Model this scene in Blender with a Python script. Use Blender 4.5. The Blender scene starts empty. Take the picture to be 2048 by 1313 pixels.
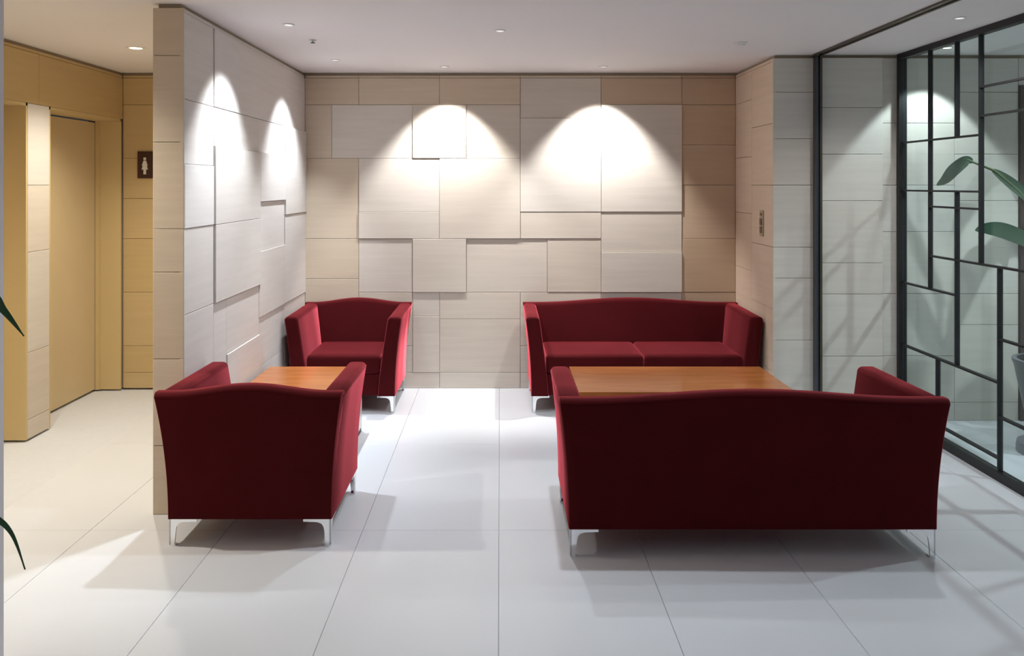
import bpy, bmesh, math, random
from mathutils import Vector, Matrix

random.seed(7)
sc = bpy.context.scene
C = sc.collection

# ------------------------------------------------------------------ camera, world, exposure
F_PX = 1650.0                       # focal length in pixels of the 2048-px frame
VPX, VPY = 1000.0, 369.0            # vanishing point of the room's depth lines
EYE = 1.55
cam_d = bpy.data.cameras.new('camera')
cam_d.sensor_fit = 'HORIZONTAL'
cam_d.sensor_width = 36.0
cam_d.lens = 36.0 * F_PX / 2048.0
cam_d.shift_x = (1024.0 - VPX) / 2048.0
cam_d.shift_y = -(656.5 - VPY) / 2048.0
cam_d.clip_start = 0.05
cam = bpy.data.objects.new('camera', cam_d)
cam.location = (0, 0, EYE)
cam.rotation_euler = (math.pi / 2, 0, 0)
C.objects.link(cam)
sc.camera = cam

w = bpy.data.worlds.new('world')
sc.world = w
w.use_nodes = True
w.node_tree.nodes['Background'].inputs[0].default_value = (0.5, 0.55, 0.6, 1)
w.node_tree.nodes['Background'].inputs[1].default_value = 0.05

sc.view_settings.view_transform = 'Standard'
sc.view_settings.look = 'None'
sc.view_settings.gamma = 1.0
sc.view_settings.use_curve_mapping = False
sc.view_settings.exposure = 0.1
sc.cycles.use_denoising = True
sc.cycles.max_bounces = 12
sc.cycles.diffuse_bounces = 8
sc.cycles.transparent_max_bounces = 24
sc.cycles.sample_clamp_indirect = 6.0

# lamp strengths, in watts
P_WALL = 140.0       # wall washers on the stone
P_SEAT = 62.0        # downlights over the seating
P_LOBBY = 7.0       # downlights nearer the camera
P_CORR = 105.0        # warm corridor lamp
P_ROOM = 60.0        # lamp behind the glazing
COOL = (0.86, 0.93, 1.0)
NEUT = (1.0, 0.985, 0.975)
WARM = (1.0, 0.94, 0.81)

YB = 6.268           # stone face of the back wall
XL = -1.482          # stone face of the side wall that shields the corridor
XR = 1.79            # stone face of the return by the far sofa
YR = 5.41            # stone face right of the return
CEIL = 2.40
U = 0.2035           # module of the stone panels
Z0 = 0.12            # top of the base course

# ------------------------------------------------------------------ helpers
def link(name, mesh, mat=None, parent=None, loc=None):
    o = bpy.data.objects.new(name, mesh)
    C.objects.link(o)
    if mat is not None and not mesh.materials:
        mesh.materials.append(mat)
    if parent is not None:
        o.parent = parent
    if loc is not None:
        o.location = loc
    return o

def from_bm(name, bm, mat, parent=None, loc=None, smooth=False):
    me = bpy.data.meshes.new(name)
    bmesh.ops.recalc_face_normals(bm, faces=bm.faces)
    bm.to_mesh(me)
    bm.free()
    if smooth:
        for p in me.polygons:
            p.use_smooth = len(p.vertices) <= 4        # end caps stay flat
        me.set_sharp_from_angle(angle=math.radians(50))
    return link(name, me, mat, parent, loc)

def add_box(bm, x0, x1, y0, y1, z0, z1):
    v = [bm.verts.new(p) for p in ((x0, y0, z0), (x1, y0, z0), (x1, y1, z0), (x0, y1, z0),
                                   (x0, y0, z1), (x1, y0, z1), (x1, y1, z1), (x0, y1, z1))]
    for f in ((0, 3, 2, 1), (4, 5, 6, 7), (0, 1, 5, 4), (1, 2, 6, 5), (2, 3, 7, 6), (3, 0, 4, 7)):
        bm.faces.new([v[i] for i in f])

def box(name, x0, x1, y0, y1, z0, z1, mat, parent=None, bevel=0.0):
    """box with its origin in its own middle, in the parent's space"""
    c = ((x0 + x1) / 2, (y0 + y1) / 2, (z0 + z1) / 2)
    bm = bmesh.new()
    add_box(bm, x0 - c[0], x1 - c[0], y0 - c[1], y1 - c[1], z0 - c[2], z1 - c[2])
    if bevel:
        bmesh.ops.bevel(bm, geom=list(bm.edges), offset=bevel, segments=2, affect='EDGES', profile=0.5)
    return from_bm(name, bm, mat, parent, c)

def empty(name, loc=(0, 0, 0), rz=0.0):
    o = bpy.data.objects.new(name, None)
    o.empty_display_size = 0.1
    o.location = loc
    o.rotation_euler = (0, 0, rz)
    C.objects.link(o)
    return o

def tag(o, label, cat=None, group=None, kind=None):
    o['label'] = label
    if cat:
        o['category'] = cat
    if group:
        o['group'] = group
    if kind:
        o['kind'] = kind
    return o

def struct(o, label=None):
    o['kind'] = 'structure'
    if label:
        o['label'] = label
    return o

def lathe(bm, prof, seg=32, cx=0, cy=0, cap=True):
    rings = []
    for r, z in prof:
        rings.append([bm.verts.new((cx + r * math.cos(2 * math.pi * i / seg),
                                    cy + r * math.sin(2 * math.pi * i / seg), z)) for i in range(seg)])
    for a, b in zip(rings, rings[1:]):
        for i in range(seg):
            j = (i + 1) % seg
            bm.faces.new((a[i], a[j], b[j], b[i]))
    if cap:
        bm.faces.new(rings[0])
        bm.faces.new(rings[-1])
    return rings

def loft(bm, rings, caps=True):
    vr = [[bm.verts.new(p) for p in r] for r in rings]
    n = len(vr[0])
    for a, b in zip(vr, vr[1:]):
        for i in range(n):
            j = (i + 1) % n
            bm.faces.new((a[i], a[j], b[j], b[i]))
    if caps:
        bm.faces.new(vr[0])
        bm.faces.new(list(reversed(vr[-1])))

def prism(bm, pts, axis, a0, a1):
    """extrude a 2-D outline along an axis: 'y' takes (x,z), 'x' takes (y,z), 'z' takes (x,y)"""
    def P(p, a):
        return {'y': (p[0], a, p[1]), 'x': (a, p[0], p[1]), 'z': (p[0], p[1], a)}[axis]
    loft(bm, [[P(p, a0) for p in pts], [P(p, a1) for p in pts]])

# ------------------------------------------------------------------ materials
def new_mat(name):
    m = bpy.data.materials.new(name)
    m.use_nodes = True
    nt = m.node_tree
    return m, nt, nt.nodes['Principled BSDF']

def plain(name, col, rough=0.6, metal=0.0, spec=0.5, bump=0.0, scale=40.0, var=0.06):
    m, nt, b = new_mat(name)
    tc = nt.nodes.new('ShaderNodeTexCoord')
    n = nt.nodes.new('ShaderNodeTexNoise')
    n.inputs['Scale'].default_value = scale
    n.inputs['Detail'].default_value = 4
    nt.links.new(tc.outputs['Object'], n.inputs['Vector'])
    mix = nt.nodes.new('ShaderNodeMix')
    mix.data_type = 'RGBA'
    mix.inputs['A'].default_value = tuple(c * (1 - var) for c in col) + (1,)
    mix.inputs['B'].default_value = tuple(min(1, c * (1 + var)) for c in col) + (1,)
    nt.links.new(n.outputs['Fac'], mix.inputs['Factor'])
    nt.links.new(mix.outputs['Result'], b.inputs['Base Color'])
    b.inputs['Roughness'].default_value = rough
    b.inputs['Metallic'].default_value = metal
    b.inputs['Specular IOR Level'].default_value = spec
    if bump:
        bp = nt.nodes.new('ShaderNodeBump')
        bp.inputs['Strength'].default_value = bump
        bp.inputs['Distance'].default_value = 0.002
        nt.links.new(n.outputs['Fac'], bp.inputs['Height'])
        nt.links.new(bp.outputs['Normal'], b.inputs['Normal'])
    return m

def stone(name, warm, grey, rough=0.55):
    """limestone slab: faint horizontal veins, every slab a little different"""
    m, nt, b = new_mat(name)
    L = nt.links.new
    tc = nt.nodes.new('ShaderNodeTexCoord')
    oi = nt.nodes.new('ShaderNodeObjectInfo')
    add = nt.nodes.new('ShaderNodeVectorMath')
    add.operation = 'ADD'
    mul = nt.nodes.new('ShaderNodeVectorMath')
    mul.operation = 'SCALE'
    mul.inputs['Scale'].default_value = 37.0
    comb = nt.nodes.new('ShaderNodeCombineXYZ')
    for k in range(3):
        L(oi.outputs['Random'], comb.inputs[k])
    L(comb.outputs[0], mul.inputs[0])
    L(tc.outputs['Object'], add.inputs[0])
    L(mul.outputs[0], add.inputs[1])
    mp = nt.nodes.new('ShaderNodeMapping')
    mp.inputs['Scale'].default_value = (0.8, 0.8, 14.0)
    L(add.outputs[0], mp.inputs['Vector'])
    vein = nt.nodes.new('ShaderNodeTexNoise')
    vein.inputs['Scale'].default_value = 2.2
    vein.inputs['Detail'].default_value = 5
    vein.inputs['Roughness'].default_value = 0.6
    L(mp.outputs[0], vein.inputs['Vector'])
    grain = nt.nodes.new('ShaderNodeTexNoise')
    grain.inputs['Scale'].default_value = 120
    grain.inputs['Detail'].default_value = 3
    L(add.outputs[0], grain.inputs['Vector'])
    base = nt.nodes.new('ShaderNodeMix')
    base.data_type = 'RGBA'
    base.inputs['A'].default_value = warm + (1,)
    base.inputs['B'].default_value = grey + (1,)
    L(oi.outputs['Random'], base.inputs['Factor'])
    ramp = nt.nodes.new('ShaderNodeMapRange')
    ramp.inputs['From Min'].default_value = 0.3
    ramp.inputs['From Max'].default_value = 0.75
    ramp.inputs['To Min'].default_value = 1.03
    ramp.inputs['To Max'].default_value = 0.93
    L(vein.outputs['Fac'], ramp.inputs['Value'])
    sca = nt.nodes.new('ShaderNodeVectorMath')
    sca.operation = 'SCALE'
    L(base.outputs['Result'], sca.inputs[0])
    L(ramp.outputs[0], sca.inputs['Scale'])
    L(sca.outputs[0], b.inputs['Base Color'])
    b.inputs['Roughness'].default_value = rough
    b.inputs['Specular IOR Level'].default_value = 0.3
    bp = nt.nodes.new('ShaderNodeBump')
    bp.inputs['Strength'].default_value = 0.12
    bp.inputs['Distance'].default_value = 0.001
    L(grain.outputs['Fac'], bp.inputs['Height'])
    L(bp.outputs['Normal'], b.inputs['Normal'])
    return m

def velvet_mat():
    m, nt, b = new_mat('red_velvet')
    L = nt.links.new
    tc = nt.nodes.new('ShaderNodeTexCoord')
    n = nt.nodes.new('ShaderNodeTexNoise')
    n.inputs['Scale'].default_value = 5.0
    n.inputs['Detail'].default_value = 3
    L(tc.outputs['Object'], n.inputs['Vector'])
    mix = nt.nodes.new('ShaderNodeMix')
    mix.data_type = 'RGBA'
    mix.inputs['A'].default_value = (0.050, 0.0040, 0.0052, 1)
    mix.inputs['B'].default_value = (0.080, 0.0055, 0.0075, 1)
    L(n.outputs['Fac'], mix.inputs['Factor'])
    L(mix.outputs['Result'], b.inputs['Base Color'])
    b.inputs['Roughness'].default_value = 0.9
    b.inputs['Specular IOR Level'].default_value = 0.08
    b.inputs['Sheen Weight'].default_value = 1.0
    b.inputs['Sheen Roughness'].default_value = 0.35
    b.inputs['Sheen Tint'].default_value = (1.0, 0.15, 0.19, 1)
    f = nt.nodes.new('ShaderNodeTexNoise')
    f.inputs['Scale'].default_value = 600
    L(tc.outputs['Object'], f.inputs['Vector'])
    bp = nt.nodes.new('ShaderNodeBump')
    bp.inputs['Strength'].default_value = 0.2
    bp.inputs['Distance'].default_value = 0.001
    L(f.outputs['Fac'], bp.inputs['Height'])
    L(bp.outputs['Normal'], b.inputs['Normal'])
    return m

def wood_mat(name, dark, light, rough=0.16):
    m, nt, b = new_mat(name)
    L = nt.links.new
    tc = nt.nodes.new('ShaderNodeTexCoord')
    mp = nt.nodes.new('ShaderNodeMapping')
    mp.inputs['Scale'].default_value = (1.2, 16.0, 16.0)
    L(tc.outputs['Object'], mp.inputs['Vector'])
    n = nt.nodes.new('ShaderNodeTexNoise')
    n.inputs['Scale'].default_value = 2.5
    n.inputs['Detail'].default_value = 6
    n.inputs['Distortion'].default_value = 0.6
    L(mp.outputs[0], n.inputs['Vector'])
    r = nt.nodes.new('ShaderNodeValToRGB')
    r.color_ramp.elements[0].position = 0.3
    r.color_ramp.elements[0].color = dark + (1,)
    r.color_ramp.elements[1].position = 0.7
    r.color_ramp.elements[1].color = light + (1,)
    L(n.outputs['Fac'], r.inputs['Fac'])
    L(r.outputs['Color'], b.inputs['Base Color'])
    b.inputs['Roughness'].default_value = rough
    return m

def glass_mat():
    m = bpy.data.materials.new('pale_green_glass')
    m.use_nodes = True
    nt = m.node_tree
    nt.nodes.clear()
    out = nt.nodes.new('ShaderNodeOutputMaterial')
    t = nt.nodes.new('ShaderNodeBsdfTransparent')
    t.inputs[0].default_value = (0.91, 0.965, 0.945, 1)
    g = nt.nodes.new('ShaderNodeBsdfGlossy')
    g.inputs['Roughness'].default_value = 0.01
    g.inputs['Color'].default_value = (0.9, 0.95, 1.0, 1)
    lw = nt.nodes.new('ShaderNodeLayerWeight')       # Schlick's reflectance, alike on both faces of the pane
    lw.inputs['Blend'].default_value = 0.5
    pw = nt.nodes.new('ShaderNodeMath')
    pw.operation = 'POWER'
    pw.inputs[1].default_value = 5.0
    nt.links.new(lw.outputs['Facing'], pw.inputs[0])
    ma = nt.nodes.new('ShaderNodeMath')
    ma.operation = 'MULTIPLY_ADD'
    ma.inputs[1].default_value = 0.96
    ma.inputs[2].default_value = 0.035
    nt.links.new(pw.outputs[0], ma.inputs[0])
    mx = nt.nodes.new('ShaderNodeMixShader')
    nt.links.new(ma.outputs[0], mx.inputs[0])
    nt.links.new(t.outputs[0], mx.inputs[1])
    nt.links.new(g.outputs[0], mx.inputs[2])
    nt.links.new(mx.outputs[0], out.inputs['Surface'])
    return m

def emit_mat(name, col, strength):
    m, nt, b = new_mat(name)
    b.inputs['Base Color'].default_value = (0.8, 0.8, 0.8, 1)
    b.inputs['Emission Color'].default_value = col + (1,)
    b.inputs['Emission Strength'].default_value = strength
    return m

def floor_mat():
    m, nt, b = new_mat('white_porcelain_tile')
    L = nt.links.new
    tc = nt.nodes.new('ShaderNodeTexCoord')
    oi = nt.nodes.new('ShaderNodeObjectInfo')
    n = nt.nodes.new('ShaderNodeTexNoise')
    n.inputs['Scale'].default_value = 2.0
    n.inputs['Detail'].default_value = 5
    L(tc.outputs['Object'], n.inputs['Vector'])
    ad = nt.nodes.new('ShaderNodeMath')
    ad.operation = 'MULTIPLY_ADD'
    ad.inputs[1].default_value = 0.35
    L(oi.outputs['Random'], ad.inputs[0])
    L(n.outputs['Fac'], ad.inputs[2])
    mix = nt.nodes.new('ShaderNodeMix')
    mix.data_type = 'RGBA'
    mix.inputs['A'].default_value = (0.665, 0.695, 0.735, 1)
    mix.inputs['B'].default_value = (0.725, 0.75, 0.785, 1)
    L(ad.outputs[0], mix.inputs['Factor'])
    L(mix.outputs['Result'], b.inputs['Base Color'])
    b.inputs['Roughness'].default_value = 0.34
    b.inputs['Specular IOR Level'].default_value = 0.4
    return m

M_STONE = stone('limestone', (0.615, 0.545, 0.46), (0.645, 0.60, 0.545))
M_STONE_WARM = stone('limestone_warm', (0.60, 0.49, 0.365), (0.62, 0.53, 0.42))
M_STONE_BROWN = stone('limestone_brown', (0.52, 0.38, 0.255), (0.55, 0.42, 0.30))
M_STONE_PEACH = stone('limestone_peach', (0.68, 0.54, 0.41), (0.70, 0.57, 0.45))
M_STONE_COOL = stone('limestone_grey', (0.65, 0.62, 0.55), (0.67, 0.65, 0.60))
M_STONE_HONEY = stone('limestone_honey', (0.56, 0.41, 0.20), (0.58, 0.44, 0.24))
M_STONE_LEFT = stone('limestone_pale', (0.66, 0.61, 0.56), (0.69, 0.65, 0.62))
M_CORE = plain('grout_bed', (0.34, 0.28, 0.21), 0.9)
M_CEIL = plain('ceiling_paint', (0.84, 0.815, 0.82), 0.85, bump=0.02, scale=60, var=0.015)
M_PLASTER = plain('wall_paint', (0.74, 0.72, 0.74), 0.85, var=0.02)
M_FLOOR = floor_mat()
M_GROUT = plain('floor_grout', (0.64, 0.66, 0.69), 0.9)
M_VELVET = velvet_mat()
M_CHROME = plain('polished_chrome', (0.86, 0.87, 0.89), 0.12, metal=1.0, var=0.02)
M_WOOD = wood_mat('cherry_veneer', (0.36, 0.118, 0.034), (0.49, 0.175, 0.050))
M_STEEL = plain('brushed_steel', (0.62, 0.62, 0.60), 0.32, metal=0.85, scale=80)
M_BLACK = plain('black_metal', (0.006, 0.0065, 0.008), 0.5, var=0.1)
M_BRONZE = plain('dark_bronze', (0.10, 0.085, 0.065), 0.4, metal=0.6)
M_DARKSTEEL = plain('dark_steel', (0.09, 0.10, 0.12), 0.3, metal=0.8)
M_GLASS = glass_mat()
M_DOOR = plain('cream_laminate', (0.62, 0.49, 0.29), 0.5, var=0.03, scale=6)
M_FRAME = plain('cream_door_frame', (0.60, 0.46, 0.23), 0.5, var=0.03, scale=6)
M_BROWN_DOOR = plain('dark_brown_door', (0.055, 0.035, 0.03), 0.5, var=0.1, scale=10)
M_SIGN = plain('dark_brown_sign', (0.045, 0.012, 0.006), 0.4)
M_SIGN_W = plain('sign_figure', (0.72, 0.70, 0.66), 0.5)
M_SWITCH = plain('switch_plate', (0.42, 0.32, 0.22), 0.45)
M_SWITCH_D = plain('switch_button', (0.13, 0.085, 0.055), 0.45)
M_WHITE = plain('white_plastic', (0.8, 0.79, 0.78), 0.5)
M_LEAF = plain('leaf_green', (0.030, 0.105, 0.035), 0.42, scale=12, var=0.3)
M_LEAF2 = plain('broad_leaf_green', (0.028, 0.075, 0.042), 0.6, scale=10, var=0.2, spec=0.25)
M_STEM = plain('plant_stem', (0.07, 0.11, 0.04), 0.6, var=0.2)
M_POT = plain('grey_glazed_pot', (0.16, 0.165, 0.19), 0.35, var=0.1)
M_SOIL = plain('potting_soil', (0.03, 0.022, 0.016), 0.95, bump=0.5, scale=60, var=0.4)
M_POT2 = plain('white_ceramic_pot', (0.62, 0.62, 0.62), 0.3)
M_LENS = emit_mat('lamp_lens', (1.0, 0.97, 0.92), 6.0)
M_LENS_DIM = emit_mat('lamp_lens_dim', (1.0, 0.97, 0.92), 0.9)
M_LENS_WARM = emit_mat('lamp_lens_warm', (1.0, 0.85, 0.55), 6.0)

# ------------------------------------------------------------------ floor and ceiling
FX0, FX1, FY0, FY1 = -3.14, 4.7, -3.0, 6.45
floor = struct(box('floor', FX0, FX1, FY0, FY1, -0.08, -0.012, M_GROUT), 'white porcelain tile floor')
TX, TY, GAP = 0.61, 1.22, 0.0018
x_edges = [FX0] + [-0.175 + TX * k for k in range(-4, 8) if FX0 < -0.175 + TX * k < FX1] + [FX1]
y_edges = [FY0] + [3.19 + TY * k for k in range(-5, 3) if FY0 < 3.19 + TY * k < FY1] + [FY1]
tile_meshes = {}
for xa, xb in zip(x_edges, x_edges[1:]):
    for ya, yb in zip(y_edges, y_edges[1:]):
        sx, sy = xb - xa - GAP, yb - ya - GAP
        key = (round(sx, 4), round(sy, 4))
        if key not in tile_meshes:
            bm = bmesh.new()
            c = 0.0012
            hx, hy = sx / 2, sy / 2
            loft(bm, [[(-hx, -hy, -0.012), (hx, -hy, -0.012), (hx, hy, -0.012), (-hx, hy, -0.012)],
                      [(-hx, -hy, -c), (hx, -hy, -c), (hx, hy, -c), (-hx, hy, -c)],
                      [(-hx + c, -hy + c, 0), (hx - c, -hy + c, 0), (hx - c, hy - c, 0), (-hx + c, hy - c, 0)]])
            me = bpy.data.meshes.new('floor_tile')
            bmesh.ops.recalc_face_normals(bm, faces=bm.faces)
            bm.to_mesh(me)
            bm.free()
            me.materials.append(M_FLOOR)
            tile_meshes[key] = me
        t = link('floor_tile', tile_meshes[key], None, floor)
        t.location = ((xa + xb) / 2, (ya + yb) / 2, 0.046)   # the floor's own origin lies at -0.046

ceiling = struct(box('ceiling', FX0, FX1, FY0, FY1, CEIL, CEIL + 0.12, M_CEIL), 'smooth off-white painted ceiling')

# ------------------------------------------------------------------ stone-clad walls
TH = 0.02            # panel thickness
JOINT = 0.0024

def panel(parent, axis, face, sgn, a0, a1, z0, z1, proud, mat):
    """one stone slab. axis 'y': slab spans x=a0..a1 at y=face, looking along -y (sgn -1);
    axis 'x': spans y=a0..a1 at x=face, looking along sgn*x. proud pushes it out of the wall."""
    a0, a1, z0, z1 = a0 + JOINT / 2, a1 - JOINT / 2, z0 + JOINT / 2, z1 - JOINT / 2
    ca, cz = (a0 + a1) / 2, (z0 + z1) / 2
    ha, hz = (a1 - a0) / 2, (z1 - z0) / 2
    c = 0.0015
    d = TH + proud
    bm = bmesh.new()
    def P(a, z, out):
        return (a, sgn * out, z) if axis == 'y' else (sgn * out, a, z)
    rings = []
    for out, s in ((0, 0), (d - c, 0), (d, c)):
        rings.append([P(-ha + s, -hz + s, out), P(ha - s, -hz + s, out), P(ha - s, hz - s, out), P(-ha + s, hz - s, out)])
    loft(bm, rings)
    back = face - sgn * TH
    loc = Vector((ca, back, cz) if axis == 'y' else (back, ca, cz))
    return from_bm('stone_panel', bm, mat, parent, loc - parent.location)

def kz(k):
    return Z0 + U * k if k > -0.5 else 0.0

def clad(parent, axis, face, sgn, origin, step, rects, mat, amax=None):
    for u0, u1, k0, k1, pr in rects:
        a0, a1 = origin + step * u0, origin + step * u1
        a0, a1 = min(a0, a1), max(a0, a1)
        m = M_STONE_BROWN if axis == 'y' and (u0 == 14 or (u0, k0) == (11, 10)) else M_STONE_WARM if axis == 'y' and (u0 == 0 or k0 >= 10) else mat    # the browner slabs of the back wall
        panel(parent, axis, face, sgn, a0, a1, kz(k0), min(kz(k1), 2.379), pr, m)

TOPK = 11.1
B = -1               # marks the floor

# back wall ---------------------------------------------------------
wall_back = struct(box('wall_back', XL - 0.02, XR + 0.02, YB + TH, YB + 0.16, 0, CEIL, M_CORE),
                   'back wall of staggered limestone slabs')
UX = (XR - XL) / 16.0
back = [(0, 2, 10, 11, 0), (2, 5, 10, 11, 0), (5, 8, 10, 11, .002), (8, 11, 9.5, 11, 0), (11, 14, 10, 11, .003), (14, 16, 10, 11, 0),
        (0, 1, 8, 10, 0), (1, 4, 8, 10, .002), (4, 6, 8, 10, .013), (6, 8, 8, 10, .003), (8, 11, 6, 9.5, .011), (11, 14, 6, 10, .013),
        (14, 16, 8.5, 10, 0), (14, 16, 7, 8.5, .002), (14, 16, 5, 7, 0), (14, 16, 3, 5, .002), (14, 16, 1.5, 3, 0), (14, 16, 0, 1.5, 0),
        (0, 2, 5, 8, 0), (0, 2, 3.5, 5, 0), (0, 2, 1.5, 3.5, 0), (0, 2, 0, 1.5, 0),
        (2, 5, 6, 8, .005), (2, 5, 5, 6, .010), (5, 8, 5, 8, .012), (8, 11, 5, 6, .008),
        (11, 14, 4.5, 6, .006), (11, 14, 3, 4.5, .014),
        (2, 4, 3, 5, 0), (4, 6, 3, 5, .012), (6, 9, 3, 5, 0), (9, 11, 3, 5, .003),
        (2, 4, 1, 3, 0), (2, 4, 0, 1, 0), (4, 5, 2.1, 3, 0), (4, 5, 0, 2.1, .004), (5, 8, 2, 3, 0), (5, 8, 0, 2, 0),
        (8, 11, 1, 3, 0), (8, 11, 0, 1, 0), (11, 14, 1, 3, 0), (11, 14, 0, 1, 0)]
back += [(0, 2, B, 0, .001), (2, 5, B, 0, .001), (5, 8, B, 0, .001), (8, 11, B, 0, .001), (11, 14, B, 0, .001), (14, 16, B, 0, .001)]
back += [(a, b, 11, TOPK, -.004) for a, b in ((0, 2), (2, 5), (5, 8), (8, 11), (11, 14), (14, 16))]
clad(wall_back, 'y', YB, -1, XL, UX, back, M_STONE)

# side wall in front of the corridor ----------------------------------
YF = YB - 12 * 0.2    # its free end, towards the camera
wall_left = struct(box('wall_left', XL - 0.126, XL - TH, YF + TH, YB + 0.16, 0, CEIL, M_CORE),
                   'short limestone wall between the seating and the corridor')
left = [(0, 3, 9, 11, 0), (3, 8, 9, 11, .002), (8, 10, 9, 11, .006), (10, 12, 9, 11, 0),
        (10, 12, 7.5, 9, 0), (10, 12, 6, 7.5, .004), (10, 12, 4, 6, 0), (10, 12, 2.5, 4, 0), (10, 12, 1, 2.5, 0), (10, 12, 0, 1, 0),
        (6, 10, 8, 9, .002), (6, 10, 6, 8, .013), (6, 10, 4, 6, .013), (3, 6, 8, 9, 0), (3, 6, 6.5, 8, .013), (0, 3, 6, 9, .013),
        (0, 3, 3, 6, .006), (3, 6, 5, 6.5, 0), (3, 6, 3, 5, .009), (6, 9, 2.5, 4, 0), (9, 10, 0, 4, 0), (6, 9, 0, 2.5, .008),
        (0, 3, 1, 3, 0), (0, 3, 0, 1, 0), (3, 6, 1.5, 3, 0), (3, 6, 0, 1.5, 0)]
left += [(a, b, B, 0, 0) for a, b in ((0, 3), (3, 6), (6, 9), (9, 12))]
left += [(a, b, 11, TOPK, -.004) for a, b in ((0, 3), (3, 8), (8, 10), (10, 12))]
clad(wall_left, 'x', XL, 1, YB, -0.2, left, M_STONE_LEFT)
XF = XL - 0.146       # corridor side of that wall
for a, b in ((B, 1), (1, 3), (3, 5), (5, 6), (6, 8), (8, 10), (10, TOPK)):
    panel(wall_left, 'y', YF, -1, XF, XL, kz(a), min(kz(b), 2.379), 0, M_STONE_WARM)
for a, b in ((B, 1), (1, 3), (3, 5), (5, 8), (8, 10), (10, TOPK)):
    for u0, u1 in ((0, 4), (4, 8), (8, 12)):
        panel(wall_left, 'x', XF, -1, YB - 0.2 * u1, YB - 0.2 * u0, kz(a), min(kz(b), 2.379), 0, M_STONE)

# return by the far sofa and the wall that runs on behind the glazing --------
wall_right = struct(box('wall_right', XR + TH, 4.62, YR + TH, FY1, 0, CEIL, M_CORE),
                    'limestone wall beside the far sofa running on behind the glazing')
ret = []
for i, (u0, u1) in enumerate(((0, 2), (2, 4.29))):
    ks = ((B, 0), (0, 2), (2, 4), (4, 6), (6, 8), (8, 10), (10, 11), (11, TOPK)) if i == 0 else \
         ((B, 0), (0, 1), (1, 3), (3, 5), (5, 7), (7, 9), (9, 11), (11, TOPK))
    ret += [(u0, u1, a, b, 0) for a, b in ks]
clad(wall_right, 'x', XR, -1, YB, -0.2, ret, M_STONE_PEACH)
for a, b in ((B, 0), (0, 2), (2, 4), (4, 5), (5, 7), (7, 8.5), (8.5, 10), (10, TOPK)):
    panel(wall_right, 'y', YR, -1, XR, 2.055, kz(a), min(kz(b), 2.379), 0, M_STONE_COOL)
for a, b in ((B, 1.5), (1.5, 3.5), (3.5, 4.5), (4.5, 6.5), (6.5, 8), (8, 9.5), (9.5, TOPK)):
    panel(wall_right, 'y', YR, -1, 2.055, 2.505, kz(a), min(kz(b), 2.379), .014, M_STONE_COOL)
for i, (x0, x1) in enumerate(((2.505, 2.98), (2.98, 3.40))):
    ks = ((B, 0), (0, 1.5), (1.5, 3.5), (3.5, 5.5), (5.5, 7), (7, 9), (9, TOPK)) if i == 0 else \
         ((B, 0), (0, 2.5), (2.5, 3.5), (3.5, 6.5), (6.5, 8), (8, 10), (10, TOPK))
    for a, b in ks:
        panel(wall_right, 'y', YR, -1, x0, x1, kz(a), min(kz(b), 2.379), 0, M_STONE_COOL)
panel(wall_right, 'y', YR, -1, 3.40, 4.32, 2.20, 2.379, 0, M_STONE_COOL)
panel(wall_right, 'y', YR, -1, 4.32, 4.62, 0, 2.379, 0, M_STONE_COOL)

# corridor -----------------------------------------------------------
XC = -2.865          # stone face of the corridor's outer wall
wall_corridor_end = struct(box('wall_corridor_end', FX0, XF + 0.02, YB + TH, YB + 0.16, 0, CEIL, M_CORE),
                           'stone wall at the end of the corridor')
for (x0, x1, ks) in ((XC, -2.26, ((B, 0), (0, 1), (1, 3), (3, 5), (5, 6.5), (6.5, 8), (8, 10), (10, 11), (11, TOPK))),
                     (-2.26, XF, ((B, 0), (0, 2), (2, 4), (4, 6), (6, 8), (8, 9), (9, 11), (11, TOPK)))):
    for a, b in ks:
        panel(wall_corridor_end, 'y', YB, -1, x0, x1, kz(a), min(kz(b), 2.379), 0, M_STONE_HONEY)
DH = 2.045           # door head
D1 = (5.245, YB - 0.018)     # openings in the outer wall (y range)
D2 = (3.95, 5.005)
bm = bmesh.new()
add_box(bm, FX0, XC - TH, D2[1] + TH, D1[0] - TH, 0, DH + TH)              # pier
add_box(bm, FX0, XC - TH, 2.65, D2[0] - TH, 0, DH + TH)                    # nearer stretch
add_box(bm, FX0, XC - TH, 2.65, YB + TH, DH + TH, CEIL)                     # over the doors
wall_corridor = struct(from_bm('wall_corridor', bm, M_CORE), 'corridor wall with two recessed doorways')
for a, b in ((B, 0), (0, 2), (2, 5), (5, 7), (7, 9.46)):
    panel(wall_corridor, 'x', XC, 1, D2[1], D1[0], kz(a), kz(b), 0, M_STONE)
    panel(wall_corridor, 'x', XC, 1, 2.65, D2[0], kz(a), kz(b), 0, M_STONE_HONEY)
for ya, yb in ((2.65, 3.95), (3.95, 5.125), (5.125, YB)):
    panel(wall_corridor, 'x', XC, 1, ya, yb, kz(9.46), kz(11), 0, M_STONE_HONEY)
    panel(wall_corridor, 'x', XC, 1, ya, yb, kz(11), 2.379, -.004, M_STONE_HONEY)

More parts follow.
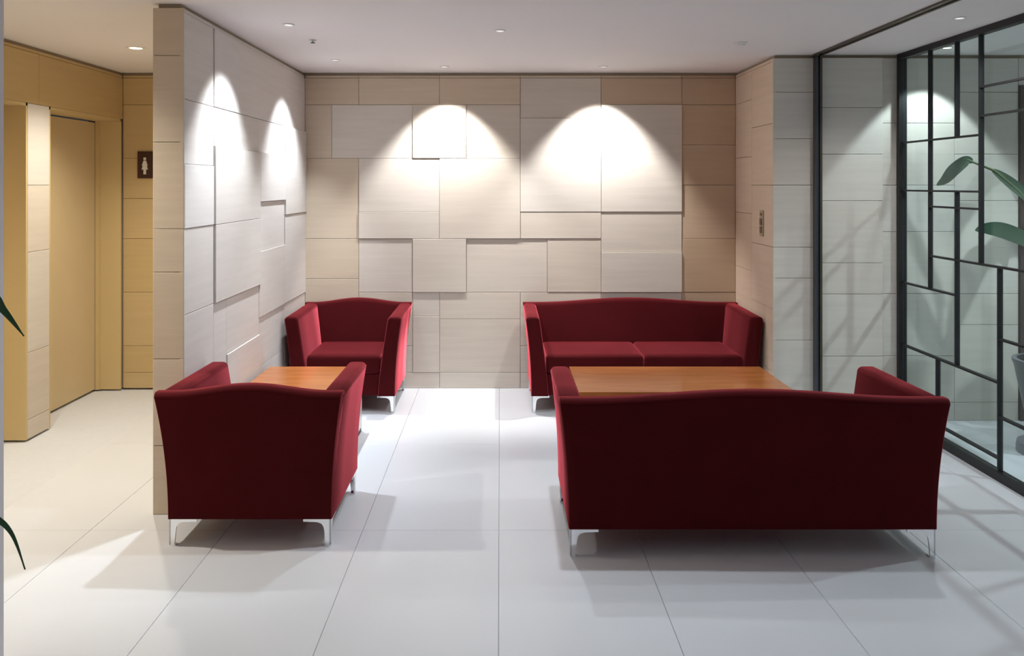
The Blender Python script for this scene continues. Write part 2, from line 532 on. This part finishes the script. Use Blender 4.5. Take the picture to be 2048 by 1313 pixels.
def recessed_door(n, y0, y1, label):
    d = struct(empty('door_%d' % n, (XC - 0.2, (y0 + y1) / 2, 0)), label)
    hw = (y1 - y0) / 2
    box('door_leaf', -0.028, 0.012, -hw + 0.004, hw - 0.004, 0.006, DH - 0.03, M_DOOR, d)
    box('jamb', 0.0, 0.198, hw - 0.016, hw, 0, DH, M_FRAME, d)
    box('jamb', 0.0, 0.198, -hw, -hw + 0.016, 0, DH, M_FRAME, d)
    box('door_head', 0.0, 0.198, -hw, hw, DH - 0.018, DH, M_FRAME, d)
    for s in (-1, 1):                                   # stop and architrave, two thin steps
        e = s * (hw - 0.016)
        box('door_stop', 0.012, 0.045, min(e, e - s * 0.016), max(e, e - s * 0.016), 0, DH - 0.018, M_FRAME, d)
    box('door_gap_shade', 0.0, 0.0135, hw - 0.034, hw - 0.022, 0.006, DH - 0.018, M_BRONZE, d)  # dark strip standing in for the shaded gap between leaf and jamb
    hb = bmesh.new()
    side = -hw + 0.10
    lathe(hb, [(0.024, 0.0), (0.024, 0.008), (0.010, 0.012), (0.010, 0.045)], 16)
    bmesh.ops.rotate(hb, verts=hb.verts, cent=(0, 0, 0), matrix=Matrix.Rotation(math.pi / 2, 3, 'Y'))
    add_box(hb, 0.036, 0.052, -0.012, 0.12, -0.010, 0.010)
    leaf = [c for c in d.children if c.name.startswith('door_leaf')][0]
    h = from_bm('door_handle', hb, M_STEEL, leaf)
    h.location = (0.0201, side, 1.0 - leaf.location.z)
    return d
recessed_door(1, D1[0], D1[1], 'cream door in a recess at the corridor end')
recessed_door(2, D2[0], D2[1], 'cream door in the corridor recess before the stone pier')

# walls that close the lobby round the camera ---------------------------
struct(box('wall_lobby_left', FX0, -1.594, 2.45, 2.65, 0, CEIL, M_PLASTER), 'white end wall at the corridor mouth')
struct(box('wall_lobby_side', -1.70, -1.594, FY0, 2.45, 0, CEIL, M_PLASTER), 'white side wall of the lobby')
struct(box('wall_front', -1.70, 4.7, FY0 - 0.1, FY0, 0, CEIL, M_PLASTER), 'white wall closing the open end of the lobby')
struct(box('wall_lobby_right', 2.59, 2.69, FY0, 2.44, 0, CEIL, M_PLASTER), 'white wall carrying on from the glazing')
struct(box('wall_room_side', 4.62, 4.70, 2.44, FY1, 0, CEIL, M_PLASTER), 'side wall of the glazed room')
struct(box('wall_room_near', 2.69, 4.62, 2.34, 2.44, 0, CEIL, M_PLASTER), 'near wall of the glazed room')

# dark door in the glazed room
d3 = struct(empty('door_3', (3.86, YR - 0.005, 0)), 'dark brown door in the glazed room')
box('door_leaf', -0.41, 0.41, 0.0, 0.024, 0.005, 2.15, M_BROWN_DOOR, d3)
for s in (-1, 1):
    box('door_frame', min(s * 0.41, s * 0.455), max(s * 0.41, s * 0.455), -0.012, 0.024, 0, 2.195, M_BROWN_DOOR, d3)
box('door_frame', -0.41, 0.41, -0.012, 0.024, 2.15, 2.195, M_BROWN_DOOR, d3)

# ceiling track and its wall post -----------------------------------------
t1 = struct(empty('trim_1', (2.07, 0, CEIL)), 'dark bronze door track in the ceiling')
box('track_rail', -0.028, -0.016, 0.5, YR - 0.016, -0.012, 0, M_BRONZE, t1)
box('track_rail', 0.016, 0.028, 0.5, YR - 0.016, -0.012, 0, M_BRONZE, t1)
box('track_bed', -0.016, 0.016, 0.5, YR - 0.016, -0.004, 0, M_BRONZE, t1)
t2 = struct(empty('trim_2', (2.07, YR - 0.045, 0)), 'slim dark steel post on the stone wall')
box('post_side', -0.021, -0.006, -0.015, 0.03, 0.0, CEIL - 0.012, M_DARKSTEEL, t2)
box('post_side', 0.006, 0.021, -0.015, 0.03, 0.0, CEIL - 0.012, M_BRONZE, t2)
box('post_core', -0.006, 0.006, -0.004, 0.03, 0.0, CEIL - 0.012, M_BLACK, t2)

# ------------------------------------------------------------------ glazed partition
XG = 2.62
GY0, GYE, GY1 = 5.395, 3.90, 2.44
win = struct(empty('window_1', (XG, GYE, 0)), 'black framed glazed screen with an irregular grid of bars')
ZT, ZB = 2.365, 0.045
for (ya, yb) in ((GYE, GY0), (GY1, GYE)):
    box('top_rail', -0.025, 0.025, ya - GYE, yb - GYE, ZT, CEIL, M_BLACK, win)
    box('bottom_rail', -0.025, 0.025, ya - GYE, yb - GYE, 0, ZB, M_BLACK, win)
PO = 5.362
for yc0, yc1 in ((PO, GY0), (GYE - 0.02, GYE + 0.02), (GY1, 2 * GYE - PO)):
    box('post', -0.025, 0.025, yc0 - GYE, yc1 - GYE, ZB, ZT, M_BLACK, win)
V1, V2, V3, V4, V5 = 5.021, 4.727, 4.491, 4.323, 4.935
E = GYE + 0.02
vbars = [(V1, .913, ZT), (V2, 1.82, ZT), (V2, .508, 1.51), (V3, 1.115, ZT), (V4, ZB, 1.115), (V5, .111, .508)]
hbars = [(PO, V3, 1.82), (PO, V3, 1.51), (V1, V3, 1.415), (V1, E, 1.115), (PO, V2, .913), (PO, V4, .508),
         (V4, E, .738), (V4, E, .33), (PO, V4, .111), (V3, E, 2.08), (V3, E, 1.923)]
cells = [(PO, V1, 1.82, ZT), (PO, V1, 1.51, 1.82), (PO, V1, .913, 1.51), (V1, V2, 1.82, ZT), (V2, V3, 1.82, ZT), (V1, V3, 1.51, 1.82),
         (V1, V2, 1.415, 1.51), (V1, V2, 1.115, 1.415), (V1, V2, .913, 1.115), (V2, V3, 1.415, 1.51), (V2, V3, 1.115, 1.415),
         (PO, V2, .508, .913), (V3, E, 2.08, ZT), (V3, E, 1.923, 2.08), (V3, E, 1.115, 1.923), (V2, V4, .508, 1.115),
         (V4, E, .738, 1.115), (V4, E, .33, .738), (V4, E, ZB, .33), (PO, V5, .111, .508), (V5, V4, .111, .508), (PO, V4, ZB, .111)]
bt = 0.0055
for s in (1, -1):
    for y, za, zb in vbars:
        yy = s * (y - GYE)
        box('mullion', -0.013, 0.013, yy - bt, yy + bt, za, zb, M_BLACK, win)
    for ya, yb, z in hbars:
        a, b = sorted((s * (ya - GYE), s * (yb - GYE)))
        box('glazing_bar', -0.0125, 0.0125, a, b, z - bt, z + bt, M_BLACK, win)
    for ya, yb, za, zb in cells:
        a, b = sorted((s * (ya - GYE), s * (yb - GYE)))
        box('glass_pane', -0.003, 0.003, a + 0.0005, b - 0.0005, za + 0.0005, zb - 0.0005, M_GLASS, win)

# ------------------------------------------------------------------ lamps
def downlight(x, y, label, power, half_angle, color, group=None, blend=0.25, r=0.045, aim=None, soft=0.03, lens=M_LENS, lamp=True):
    d = tag(empty('ceiling_downlight', (x, y, CEIL)), label, 'downlight', group)
    bm = bmesh.new()
    lathe(bm, [(r * 0.70, -0.0005), (r * 0.72, -0.006), (r, -0.005), (r * 1.06, -0.0005)], 28, cap=False)
    from_bm('trim_ring', bm, M_WHITE, d, smooth=True)
    bm = bmesh.new()
    lathe(bm, [(r * 0.70, -0.0005), (r * 0.68, -0.0025)], 28)
    from_bm('lamp_lens', bm, lens, d)
    if lamp:
        ld = bpy.data.lights.new('lamp', 'SPOT')
        ld.energy = power
        ld.color = color
        ld.spot_size = 2 * math.radians(half_angle)
        ld.spot_blend = blend
        ld.shadow_soft_size = soft
        lo = bpy.data.objects.new('lamp', ld)
        C.objects.link(lo)
        lo.parent = d
        lo.location = (0, 0, -0.012)
        if aim:
            v = Vector(aim) - Vector((x, y, CEIL))
            lo.rotation_euler = v.to_track_quat('-Z', 'Y').to_euler()
    return d

g_back = 'recessed downlights washing the back stone wall'
for x in (-0.40, 0.745):
    downlight(x, YB - 0.33, 'small recessed downlight washing the back wall ' + ('above the gap beside the corner armchair' if x < 0 else 'above the far sofa'), P_WALL, 42.0, NEUT, g_back, aim=(x, YB - 0.33 + math.tan(math.radians(14)), CEIL - 1), blend=0.5, r=0.030, lens=M_LENS_DIM)
g_left = 'recessed downlights washing the short side wall'
for y in (4.38, 5.62):
    downlight(XL + 0.36, y, 'small recessed downlight washing the short side wall ' + ('near its free end' if y < 5 else 'near the corner with the back wall'), P_WALL * 0.9, 41, COOL, g_left, aim=(XL + 0.36 - math.tan(math.radians(16)), y, CEIL - 1), blend=0.7, r=0.030, lens=M_LENS_DIM)
downlight(-2.26, 5.12, 'warm recessed downlight in the corridor ceiling', P_CORR, 64, WARM, r=0.055, blend=0.8, lens=M_LENS_WARM)
downlight(-2.26, 3.5, 'warm recessed downlight near the corridor mouth', P_CORR, 64, WARM, r=0.055, blend=0.8, lens=M_LENS_WARM)
downlight(2.77, YR - 0.30, 'small recessed downlight washing stone inside the glazed room', P_ROOM * 0.7, 40, COOL, aim=(2.77, YR - 0.30 + math.tan(math.radians(14)), CEIL - 1), blend=0.2, r=0.035)
downlight(3.6, 3.9, 'recessed downlight in the middle of the glazed room ceiling', P_ROOM * 1.6, 70, COOL, blend=0.5)
downlight(0.25, 3.60, 'recessed downlight in the ceiling before the seating group', P_SEAT, 75, COOL, blend=0.5, r=0.06)
downlight(0.0, 4.55, 'small recessed downlight above the aisle between sofas and armchairs', P_SEAT * 0.8, 54, COOL, blend=0.7, r=0.030, lens=M_LENS_DIM)
downlight(2.34, 4.20, 'downlight added between the door track and the glazed screen to brighten the stone', P_SEAT * 0.6, 74, NEUT, blend=0.5, r=0.030, lens=M_LENS_DIM)  # added lamp, lifts the stone and floor beside the glazing
g_lob = 'recessed downlights over the open lobby floor'
for x, where in ((-0.7, 'beside the white side wall'), (0.7, 'in the middle'), (2.0, 'beside the wall next to the glazing')):
    downlight(x, 0.4, 'recessed downlight over the open lobby floor ' + where, P_LOBBY, 60, COOL, g_lob, blend=0.5, r=0.06, soft=0.05)

# small ceiling fittings
sp = tag(empty('sprinkler_head', (-1.10, 4.85, CEIL)), 'tiny dark sprinkler head on the ceiling by the side wall', 'sprinkler')
bm = bmesh.new(); lathe(bm, [(0.022, 0), (0.022, -0.003), (0.008, -0.005), (0.006, -0.014)], 16)
from_bm('escutcheon', bm, M_STEEL, sp)
bm = bmesh.new(); lathe(bm, [(0.006, -0.014), (0.014, -0.017), (0.014, -0.019)], 16)
from_bm('deflector', bm, M_DARKSTEEL, sp)
sd = tag(empty('smoke_detector', (1.44, 4.94, CEIL)), 'round white smoke detector on the ceiling above the far sofa', 'detector')
bm = bmesh.new(); lathe(bm, [(0.042, 0), (0.042, -0.006), (0.036, -0.010)], 24)
from_bm('base', bm, M_WHITE, sd, smooth=False)
bm = bmesh.new(); lathe(bm, [(0.028, -0.010), (0.026, -0.018), (0.016, -0.022)], 24)
from_bm('cap', bm, M_WHITE, sd)

# ------------------------------------------------------------------ seating
ZSB, ZST = 0.118, 0.665       # underside and shoulder of the upholstery
DEPTH = 0.65

def rounded_box(hx, hy, hz, r, n, crown=0.0):
    bm = bmesh.new()
    bmesh.ops.create_cube(bm, size=2.0)
    bmesh.ops.subdivide_edges(bm, edges=list(bm.edges), cuts=n, use_grid_fill=True)
    for v in bm.verts:
        def warp(t):            # crowd the grid lines towards the edges, where the rounding is
            return math.copysign(1 - (1 - abs(t)) ** 1.6, t)
        p = Vector((warp(v.co.x) * hx, warp(v.co.y) * hy, warp(v.co.z) * hz))
        q = Vector((max(-hx + r, min(hx - r, p.x)), max(-hy + r, min(hy - r, p.y)), max(-hz + r, min(hz - r, p.z))))
        d = p - q
        if d.length > 1e-9:
            p = q + d.normalized() * r
        if v.co.z > 0:
            p.z += crown * (1 - (p.x / hx) ** 2) * (1 - (p.y / hy) ** 2)
        v.co = p
    return bm

def seat_parts(root, hwt, hwb, n_cushions):
    """upholstered shell with flared sides and a camel back; local +y is the front, y = 0 the back's foot"""
    def sz(z):
        return max(0.0, (z - ZSB) / (ZST - ZSB))
    def hw(z):
        return hwb + (hwt - hwb) * sz(z) ** 2.0
    def lean(z):
        return -0.035 * sz(z) ** 2.0
    # backrest: sections across u = -1..1
    us = [-1 + 2 * i / 44 for i in range(45)]
    us = [-1.0, -0.994] + us[1:-1] + [0.994, 1.0]
    rings = []
    for u in us:
        bump = 0.5 + 0.5 * math.cos(math.pi * min(1, abs(u) / 0.86))
        zt = ZST + 0.033 * bump
        inset = 0.004 if abs(u) == 1.0 else 0.0
        prof = []
        outer = [ZSB + (zt - 0.03 - ZSB) * k / 12 for k in range(13)]
        for z in outer:
            prof.append((lean(z) + inset, z))
        for k in range(1, 6):
            a = math.pi / 2 * k / 5
            prof.append((lean(zt) + inset + 0.03 * (1 - math.cos(a)) * 0.9, zt - 0.03 + 0.03 * math.sin(a) - inset * 0.6))
        yi = lean(zt) + 0.085
        for k in range(0, 6):
            a = math.pi / 2 * k / 5
            prof.append((yi - 0.03 + 0.03 * math.sin(a), zt - 0.03 + 0.03 * math.cos(a) - inset * 0.6))
        for k in range(1, 9):
            z = zt - 0.03 - (zt - 0.03 - ZSB) * k / 8
            prof.append((0.145 + (yi - 0.145) * min(1.0, sz(z)), z))
        rings.append([(u * hw(z), y, z) for y, z in prof])
    bm = bmesh.new()
    loft(bm, rings)
    from_bm('backrest', bm, M_VELVET, root, smooth=True)
    # armrests
    for s in (-1, 1):
        def section(y, inset):
            r = 0.028
            pts = []
            ztop = ZST - 0.004 - 0.006 * y / DEPTH
            for k in range(11):
                z = ZSB + inset + (ztop - r - ZSB) * k / 10
                pts.append((hw(z) + 0.0012 - inset, z))
            tx = hw(ztop)
            th = 0.098
            for k in range(1, 6):
                a = math.pi / 2 * k / 5
                pts.append((tx - inset - r * (1 - math.cos(a)), ztop - r + (r - inset) * math.sin(a)))
            for k in range(0, 6):
                a = math.pi / 2 * k / 5
                pts.append((tx - th + r - (r - inset) * math.sin(a), ztop - r + (r - inset) * math.cos(a)))
            xin = tx - th + inset
            for k in range(1, 9):
                z = ztop - r - (ztop - r - ZSB - inset) * k / 8
                q = 1 - k / 8
                pts.append((hwb - 0.115 + inset + (xin - (hwb - 0.115 + inset)) * q ** 1.3, z))
            return [(s * x, y, z) for x, z in pts]
        rs = [section(0.004, 0.004), section(0.010, 0), section(0.25, 0), section(0.45, 0), section(DEPTH - 0.016, 0),
              section(DEPTH - 0.010, 0.0016), section(DEPTH - 0.0045, 0.0045), section(DEPTH - 0.001, 0.0095), section(DEPTH, 0.0150)]
        bm = bmesh.new()
        ends = [[Vector(p) for p in rs[0]], [Vector(p) for p in rs[-1]]]
        for e in ends:                                  # close both ends with a flat fan about the middle
            mid = sum(e, Vector()) / len(e)
            rs = [[tuple(mid + (p - mid) * 0.04) for p in e]] + rs if e is ends[0] else rs + [[tuple(mid + (p - mid) * 0.04) for p in e]]
        loft(bm, rs)
        from_bm('armrest', bm, M_VELVET, root, smooth=True)
    # base rail under the cushions
    bm = rounded_box(hwb - 0.10, (DEPTH - 0.10) / 2, 0.075, 0.012, 5)
    from_bm('seat_base', bm, M_VELVET, root, (0, 0.085 + (DEPTH - 0.10) / 2 - 0.008, ZSB + 0.075), smooth=True)
    # cushions
    inner = hwb - 0.098
    cw = 2 * inner / n_cushions
    bm = rounded_box(cw / 2 - 0.002, 0.255, 0.062, 0.024, 9, crown=0.010)
    first = None
    for i in range(n_cushions):
        loc = (-inner + cw * (i + 0.5), 0.128 + 0.255, 0.332)
        if first is None:
            first = from_bm('seat_cushion', bm, M_VELVET, root, loc, smooth=True)
        else:
            link('seat_cushion', first.data, None, root, loc)
    # chrome corner legs: an angle plate with a bracket along both edges
    h = ZSB
    prof = [(0, h), (0.118, h), (0.118, h - 0.013), (0.058, h - 0.015), (0.040, h - 0.022), (0.031, h - 0.036), (0.028, h - 0.055), (0.023, 0.006), (0.0, 0.006)]
    for sx in (-1, 1):
        for sy in (-1, 1):
            x0 = sx * (hwb - 0.004)
            y0 = 0.006 if sy < 0 else DEPTH - 0.03
            bm = bmesh.new()
            p1 = [(x0 - sx * a, z) for a, z in prof]
            prism(bm, p1, 'y', y0, y0 - sy * 0.007)
            p2 = [(y0 - sy * a, z) for a, z in prof]
            prism(bm, p2, 'x', x0, x0 - sx * 0.007)
            add_box(bm, *sorted((x0 - sx * 0.001, x0 - sx * 0.026)), *sorted((y0 - sy * 0.001, y0 - sy * 0.026)), 0.0, 0.006)
            from_bm('leg', bm, M_CHROME, root)

def seat_copy(src, loc, rz):
    r = src.copy()
    C.objects.link(r)
    r.location = loc
    r.rotation_euler = (0, 0, rz)
    for ch in list(src.children):
        c = ch.copy()
        C.objects.link(c)
        c.parent = r
    return r

sofa = empty('sofa', (1.05, 3.42, 0))
seat_parts(sofa, 0.805, 0.763, 2)
tag(sofa, 'dark red velvet two-seat sofa with its back to the open floor, before the long table', 'sofa', 'red velvet seats')
sofa2 = seat_copy(sofa, (0.975, 6.205, 0), math.pi)
tag(sofa2, 'dark red velvet two-seat sofa standing against the back stone wall', 'sofa', 'red velvet seats')
chair = empty('armchair', (-1.07, 3.525, 0))
seat_parts(chair, 0.400, 0.350, 1)
tag(chair, 'dark red velvet armchair with its back to the open floor, beside the short wall', 'armchair', 'red velvet seats')
chair2 = seat_copy(chair, (-1.06, 6.205, 0), math.pi)
tag(chair2, 'dark red velvet armchair in the corner of the two lit stone walls', 'armchair', 'red velvet seats')

# ------------------------------------------------------------------ coffee tables
def table(x0, x1, y0, y1, h, label):
    t = tag(empty('coffee_table', ((x0 + x1) / 2, (y0 + y1) / 2, 0)), label, 'table', 'wooden coffee tables')
    hx, hy = (x1 - x0) / 2, (y1 - y0) / 2
    box('table_top', -hx, hx, -hy, hy, h - 0.035, h, M_WOOD, t, bevel=0.002)
    box('apron', -hx + 0.05, hx - 0.05, -hy + 0.05, hy - 0.05, h - 0.075, h - 0.035, M_WOOD, t)
    for s in (-1, 1):
        box('side_panel', *sorted((s * (hx - 0.006), s * (hx - 0.036))), -hy + 0.02, hy - 0.02, 0.028, h - 0.035, M_STEEL, t, bevel=0.002)
        box('foot_rail', *sorted((s * (hx - 0.008), s * (hx - 0.034))), -hy + 0.03, hy - 0.03, 0.0, 0.028, M_BLACK, t)
    return t
table(0.436, 1.64, 4.565, 5.205, 0.40, 'long cherry wood coffee table between the two sofas')
table(-1.452, -0.862, 4.60, 5.205, 0.40, 'square cherry wood coffee table between the two armchairs')

# ------------------------------------------------------------------ sign and switch
sg = tag(empty('restroom_sign', (-2.648, YB - 0.0005, 1.698)), 'square dark brown restroom sign with pale figures on the corridor wall', 'sign')
box('sign_plate', -0.102, 0.102, -0.012, 0, -0.102, 0.102, M_SIGN, sg, bevel=0.002)
def figure(cx, woman):
    bm = bmesh.new()
    seg = 20
    prism(bm, [(cx + 0.011 * math.cos(2 * math.pi * i / seg), 0.046 + 0.011 * math.sin(2 * math.pi * i / seg)) for i in range(seg)], 'y', -0.0142, -0.0118)
    if woman:
        pts = [(-0.010, 0.032), (0.010, 0.032), (0.022, -0.006), (0.017, -0.008), (0.012, 0.006), (0.024, -0.036), (0.010, -0.036),
               (0.010, -0.072), (-0.010, -0.072), (-0.010, -0.036), (-0.024, -0.036), (-0.012, 0.006), (-0.017, -0.008), (-0.022, -0.006)]
    else:
        pts = [(-0.019, 0.032), (0.019, 0.032), (0.023, -0.012), (0.017, -0.013), (0.012, 0.014), (0.014, -0.072), (0.003, -0.072),
               (0.0, -0.022), (-0.003, -0.072), (-0.014, -0.072), (-0.012, 0.014), (-0.017, -0.013), (-0.023, -0.012)]
    prism(bm, [(cx + x, z) for x, z in pts], 'y', -0.0142, -0.0118)
    from_bm('figure', bm, M_SIGN_W, sg)
figure(-0.045, True)
figure(0.040, False)

sw = tag(empty('light_switch', (XR - 0.0005, 5.63, 1.285)), 'narrow brown switch plate on the stone return above the sofa arm', 'switch')
box('plate', -0.008, 0, -0.035, 0.035, -0.088, 0.088, M_SWITCH, sw, bevel=0.002)
for z in (-0.045, 0.010):
    box('rocker', -0.013, -0.007, -0.022, 0.022, z - 0.022, z + 0.022, M_SWITCH_D, sw, bevel=0.002)
box('indicator', -0.010, -0.007, -0.018, 0.018, 0.050, 0.070, M_SWITCH_D, sw)

# ------------------------------------------------------------------ plants
def blade(root, name, pts, width, mat, fold=0.25, up=Vector((0, 0, 1)), tip=1.0, thick=0.0012):
    """a leaf: a folded ribbon with thickness along a smooth path, widest at about a third from its foot"""
    P = [Vector(p) for p in pts]
    path = []
    n = 8
    for i in range(len(P) - 1):                     # Catmull-Rom
        p0, p1, p2, p3 = P[max(0, i - 1)], P[i], P[i + 1], P[min(len(P) - 1, i + 2)]
        for k in range(n):
            t = k / n
            path.append(0.5 * ((2 * p1) + (p2 - p0) * t + (2 * p0 - 5 * p1 + 4 * p2 - p3) * t * t + (3 * p1 - p0 - 3 * p2 + p3) * t ** 3))
    path.append(P[-1])
    m = len(path)
    bm = bmesh.new()
    rings = []
    for i, p in enumerate(path):
        d = (path[min(m - 1, i + 1)] - path[max(0, i - 1)]).normalized()
        side = d.cross(up)
        side = side.normalized() if side.length > 1e-4 else Vector((0, 1, 0))
        nrm = side.cross(d).normalized()
        wd = max(0.0015, width(i / (m - 1)))
        a, b = p - side * wd + nrm * wd * fold, p + side * wd + nrm * wd * fold
        rings.append([a, p, b, b - nrm * thick * 2, p - nrm * thick * 2, a - nrm * thick * 2])
    loft(bm, rings)
    return from_bm(name, bm, mat, root, smooth=True)

# arching plant beside the lobby's white wall; only two leaf tips reach into the picture
px, py = -1.37, 1.75
pl = tag(empty('potted_plant', (px, py, 0)), 'arching strap-leaved plant whose narrow leaf tips hang past the white wall', 'plant')
bm = bmesh.new()
lathe(bm, [(0.0, 0), (0.12, 0), (0.125, 0.02), (0.16, 0.36), (0.165, 0.40), (0.145, 0.40), (0.14, 0.34), (0.0, 0.34)], 32, cap=False)
from_bm('pot', bm, M_POT2, pl, smooth=True)
bm = bmesh.new(); lathe(bm, [(0.0, 0.345), (0.08, 0.35), (0.141, 0.342)], 24, cap=False)
from_bm('soil', bm, M_SOIL, pl)
for k in range(3):
    a = 2.1 * k
    bm = bmesh.new()
    lathe(bm, [(0.012, 0.33), (0.010, 0.6 + 0.14 * k), (0.008, 0.72 + 0.16 * k)], 10, 0.03 * math.cos(a), 0.03 * math.sin(a))
    from_bm('stem', bm, M_STEM, pl, smooth=True)
def strap(t):
    return 0.016 * min(1, 0.35 + 2.2 * t) * (1 - max(0, (t - 0.45) / 0.55) ** 1.5)
def strap2(t):
    return 0.009 * min(1, 0.35 + 2.2 * t) * (1 - max(0, (t - 0.45) / 0.55) ** 1.5)
Yt = 2.0
def at(pxx, pyy, Y):           # pixel to a point at depth Y, in the plant's space
    return Vector(((pxx - VPX) / F_PX * Y - px, Y - py, EYE - (pyy - VPY) / F_PX * Y))
blade(pl, 'leaf', [(0, 0, 1.0), (0.03, 0.06, 1.20), (0.085, 0.14, 1.30), at(-25, 592, 1.94), at(8, 622, 1.97), at(48, 673, 2.0)], strap, M_LEAF, up=Vector((0.2, -0.9, 0.45)))
blade(pl, 'leaf', [(0, 0, 0.75), (0.03, 0.06, 0.83), (0.085, 0.14, 0.84), at(-22, 1030, 1.94), at(22, 1066, 1.97), at(50, 1140, 2.0)], strap2, M_LEAF, up=Vector((0.2, -0.9, 0.45)))
rl = random.Random(3)
for k in range(22):
    a = math.radians(100 + 245 * (k + rl.random() * 0.6) / 22)
    z0 = 0.72 + 0.36 * rl.random()
    L = 0.20 + 0.16 * rl.random()
    L = min(L, (0.19 / max(0.05, -math.cos(a))) if math.cos(a) < -0.05 else L)
    if math.cos(a) > 0.1:
        L = min(L, 0.16 / math.cos(a))
    dx, dy = math.cos(a), math.sin(a)
    hgt = 0.14 + 0.2 * rl.random()
    blade(pl, 'leaf', [(0, 0, z0), (dx * L * .3, dy * L * .3, z0 + hgt), (dx * L * .7, dy * L * .7, z0 + hgt * 0.9),
                       (dx * L, dy * L, z0 + hgt * 0.2)], strap, M_LEAF)

# broad-leaved plant in a footed urn behind the glazing
ux, uy = 3.185, 4.73
ur = tag(empty('urn_plant', (ux, uy, 0)), 'broad-leaved plant in a tapering grey urn behind the glazing', 'plant')
bm = bmesh.new()
lathe(bm, [(0.0, 0), (0.195, 0), (0.195, 0.03), (0.19, 0.06), (0.14, 0.075), (0.125, 0.11), (0.13, 0.16), (0.155, 0.24), (0.205, 0.50), (0.215, 0.525), (0.215, 0.54),
           (0.19, 0.54), (0.185, 0.48), (0.0, 0.48)], 36, cap=False)
from_bm('urn', bm, M_POT, ur, smooth=True)
bm = bmesh.new(); lathe(bm, [(0.0, 0.49), (0.1, 0.495), (0.186, 0.487)], 24, cap=False)
from_bm('soil', bm, M_SOIL, ur)
def at2(pxx, pyy, Y):
    return Vector(((pxx - VPX) / F_PX * Y - ux, Y - uy, EYE - (pyy - VPY) / F_PX * Y))
def tube(root, name, pts, r0, r1, mat):
    bm = bmesh.new()
    P = [Vector(p) for p in pts]
    rings = []
    for i, p in enumerate(P):
        d = (P[min(len(P) - 1, i + 1)] - P[max(0, i - 1)]).normalized()
        s = d.cross(Vector((0.3, 1, 0.1))).normalized()
        u = s.cross(d)
        r = r0 + (r1 - r0) * i / (len(P) - 1)
        rings.append([p + s * r * math.cos(2 * math.pi * k / 8) + u * r * math.sin(2 * math.pi * k / 8) for k in range(8)])
    loft(bm, rings)
    return from_bm(name, bm, mat, root, smooth=True)
def broad(wd):
    return lambda t: wd * (max(0.0, math.sin(math.pi * min(1, t * 0.94 + 0.06))) ** 0.8)
face_cam = Vector((-0.25, -0.9, 0.35))
# leaf whose blade hangs over a bend near the ceiling-high bars
tube(ur, 'stalk', [(0, 0.02, 0.48), (0.0, 0.05, 0.9), at2(2075, 430, 4.84), at2(2040, 385, 4.88), at2(1990, 342, 4.94), at2(1962, 331, 4.99), at2(1935, 320, 5.03)], 0.010, 0.006, M_STEM)
blade(ur, 'leaf', [at2(1945, 324, 5.02), at2(1932, 322, 5.03), at2(1908, 340, 5.06), at2(1890, 360, 5.08), at2(1873, 371, 5.10)], broad(0.036), M_LEAF2, up=face_cam)
blade(ur, 'leaf', [at2(1985, 340, 4.95), at2(2015, 362, 4.91), at2(2050, 392, 4.87), at2(2085, 435, 4.84)], broad(0.034), M_LEAF2, up=face_cam)
tube(ur, 'stalk', [(0.02, 0, 0.48), (0.03, 0.03, 0.8), (0.03, 0.06, 1.1), at2(2068, 488, 4.85)], 0.010, 0.006, M_STEM)
blade(ur, 'leaf', [at2(2095, 500, 4.84), at2(2060, 485, 4.86), at2(2010, 464, 4.93), at2(1975, 458, 4.97), at2(1950, 461, 5.0)], broad(0.050), M_LEAF2, up=face_cam)
for k, (a, h, L) in enumerate(((0.3, 1.55, 0.40), (1.2, 1.35, 0.36), (-0.6, 1.25, 0.42), (-1.5, 1.45, 0.40), (0.9, 1.75, 0.32), (-1.0, 1.05, 0.36))):
    dx, dy = math.cos(a), math.sin(a)
    tube(ur, 'stalk', [(0, 0, 0.48), (dx * .03, dy * .03, 0.48 + (h - .48) * .5), (dx * .10, dy * .10, h - 0.03)], 0.009, 0.006, M_STEM)
    blade(ur, 'leaf', [(dx * .08, dy * .08, h - 0.06), (dx * (.12 + L * .3), dy * (.12 + L * .3), h + 0.08), (dx * (.12 + L * .7), dy * (.12 + L * .7), h + 0.03), (dx * (.12 + L), dy * (.12 + L), h - 0.14)],
          broad(0.075), M_LEAF2)
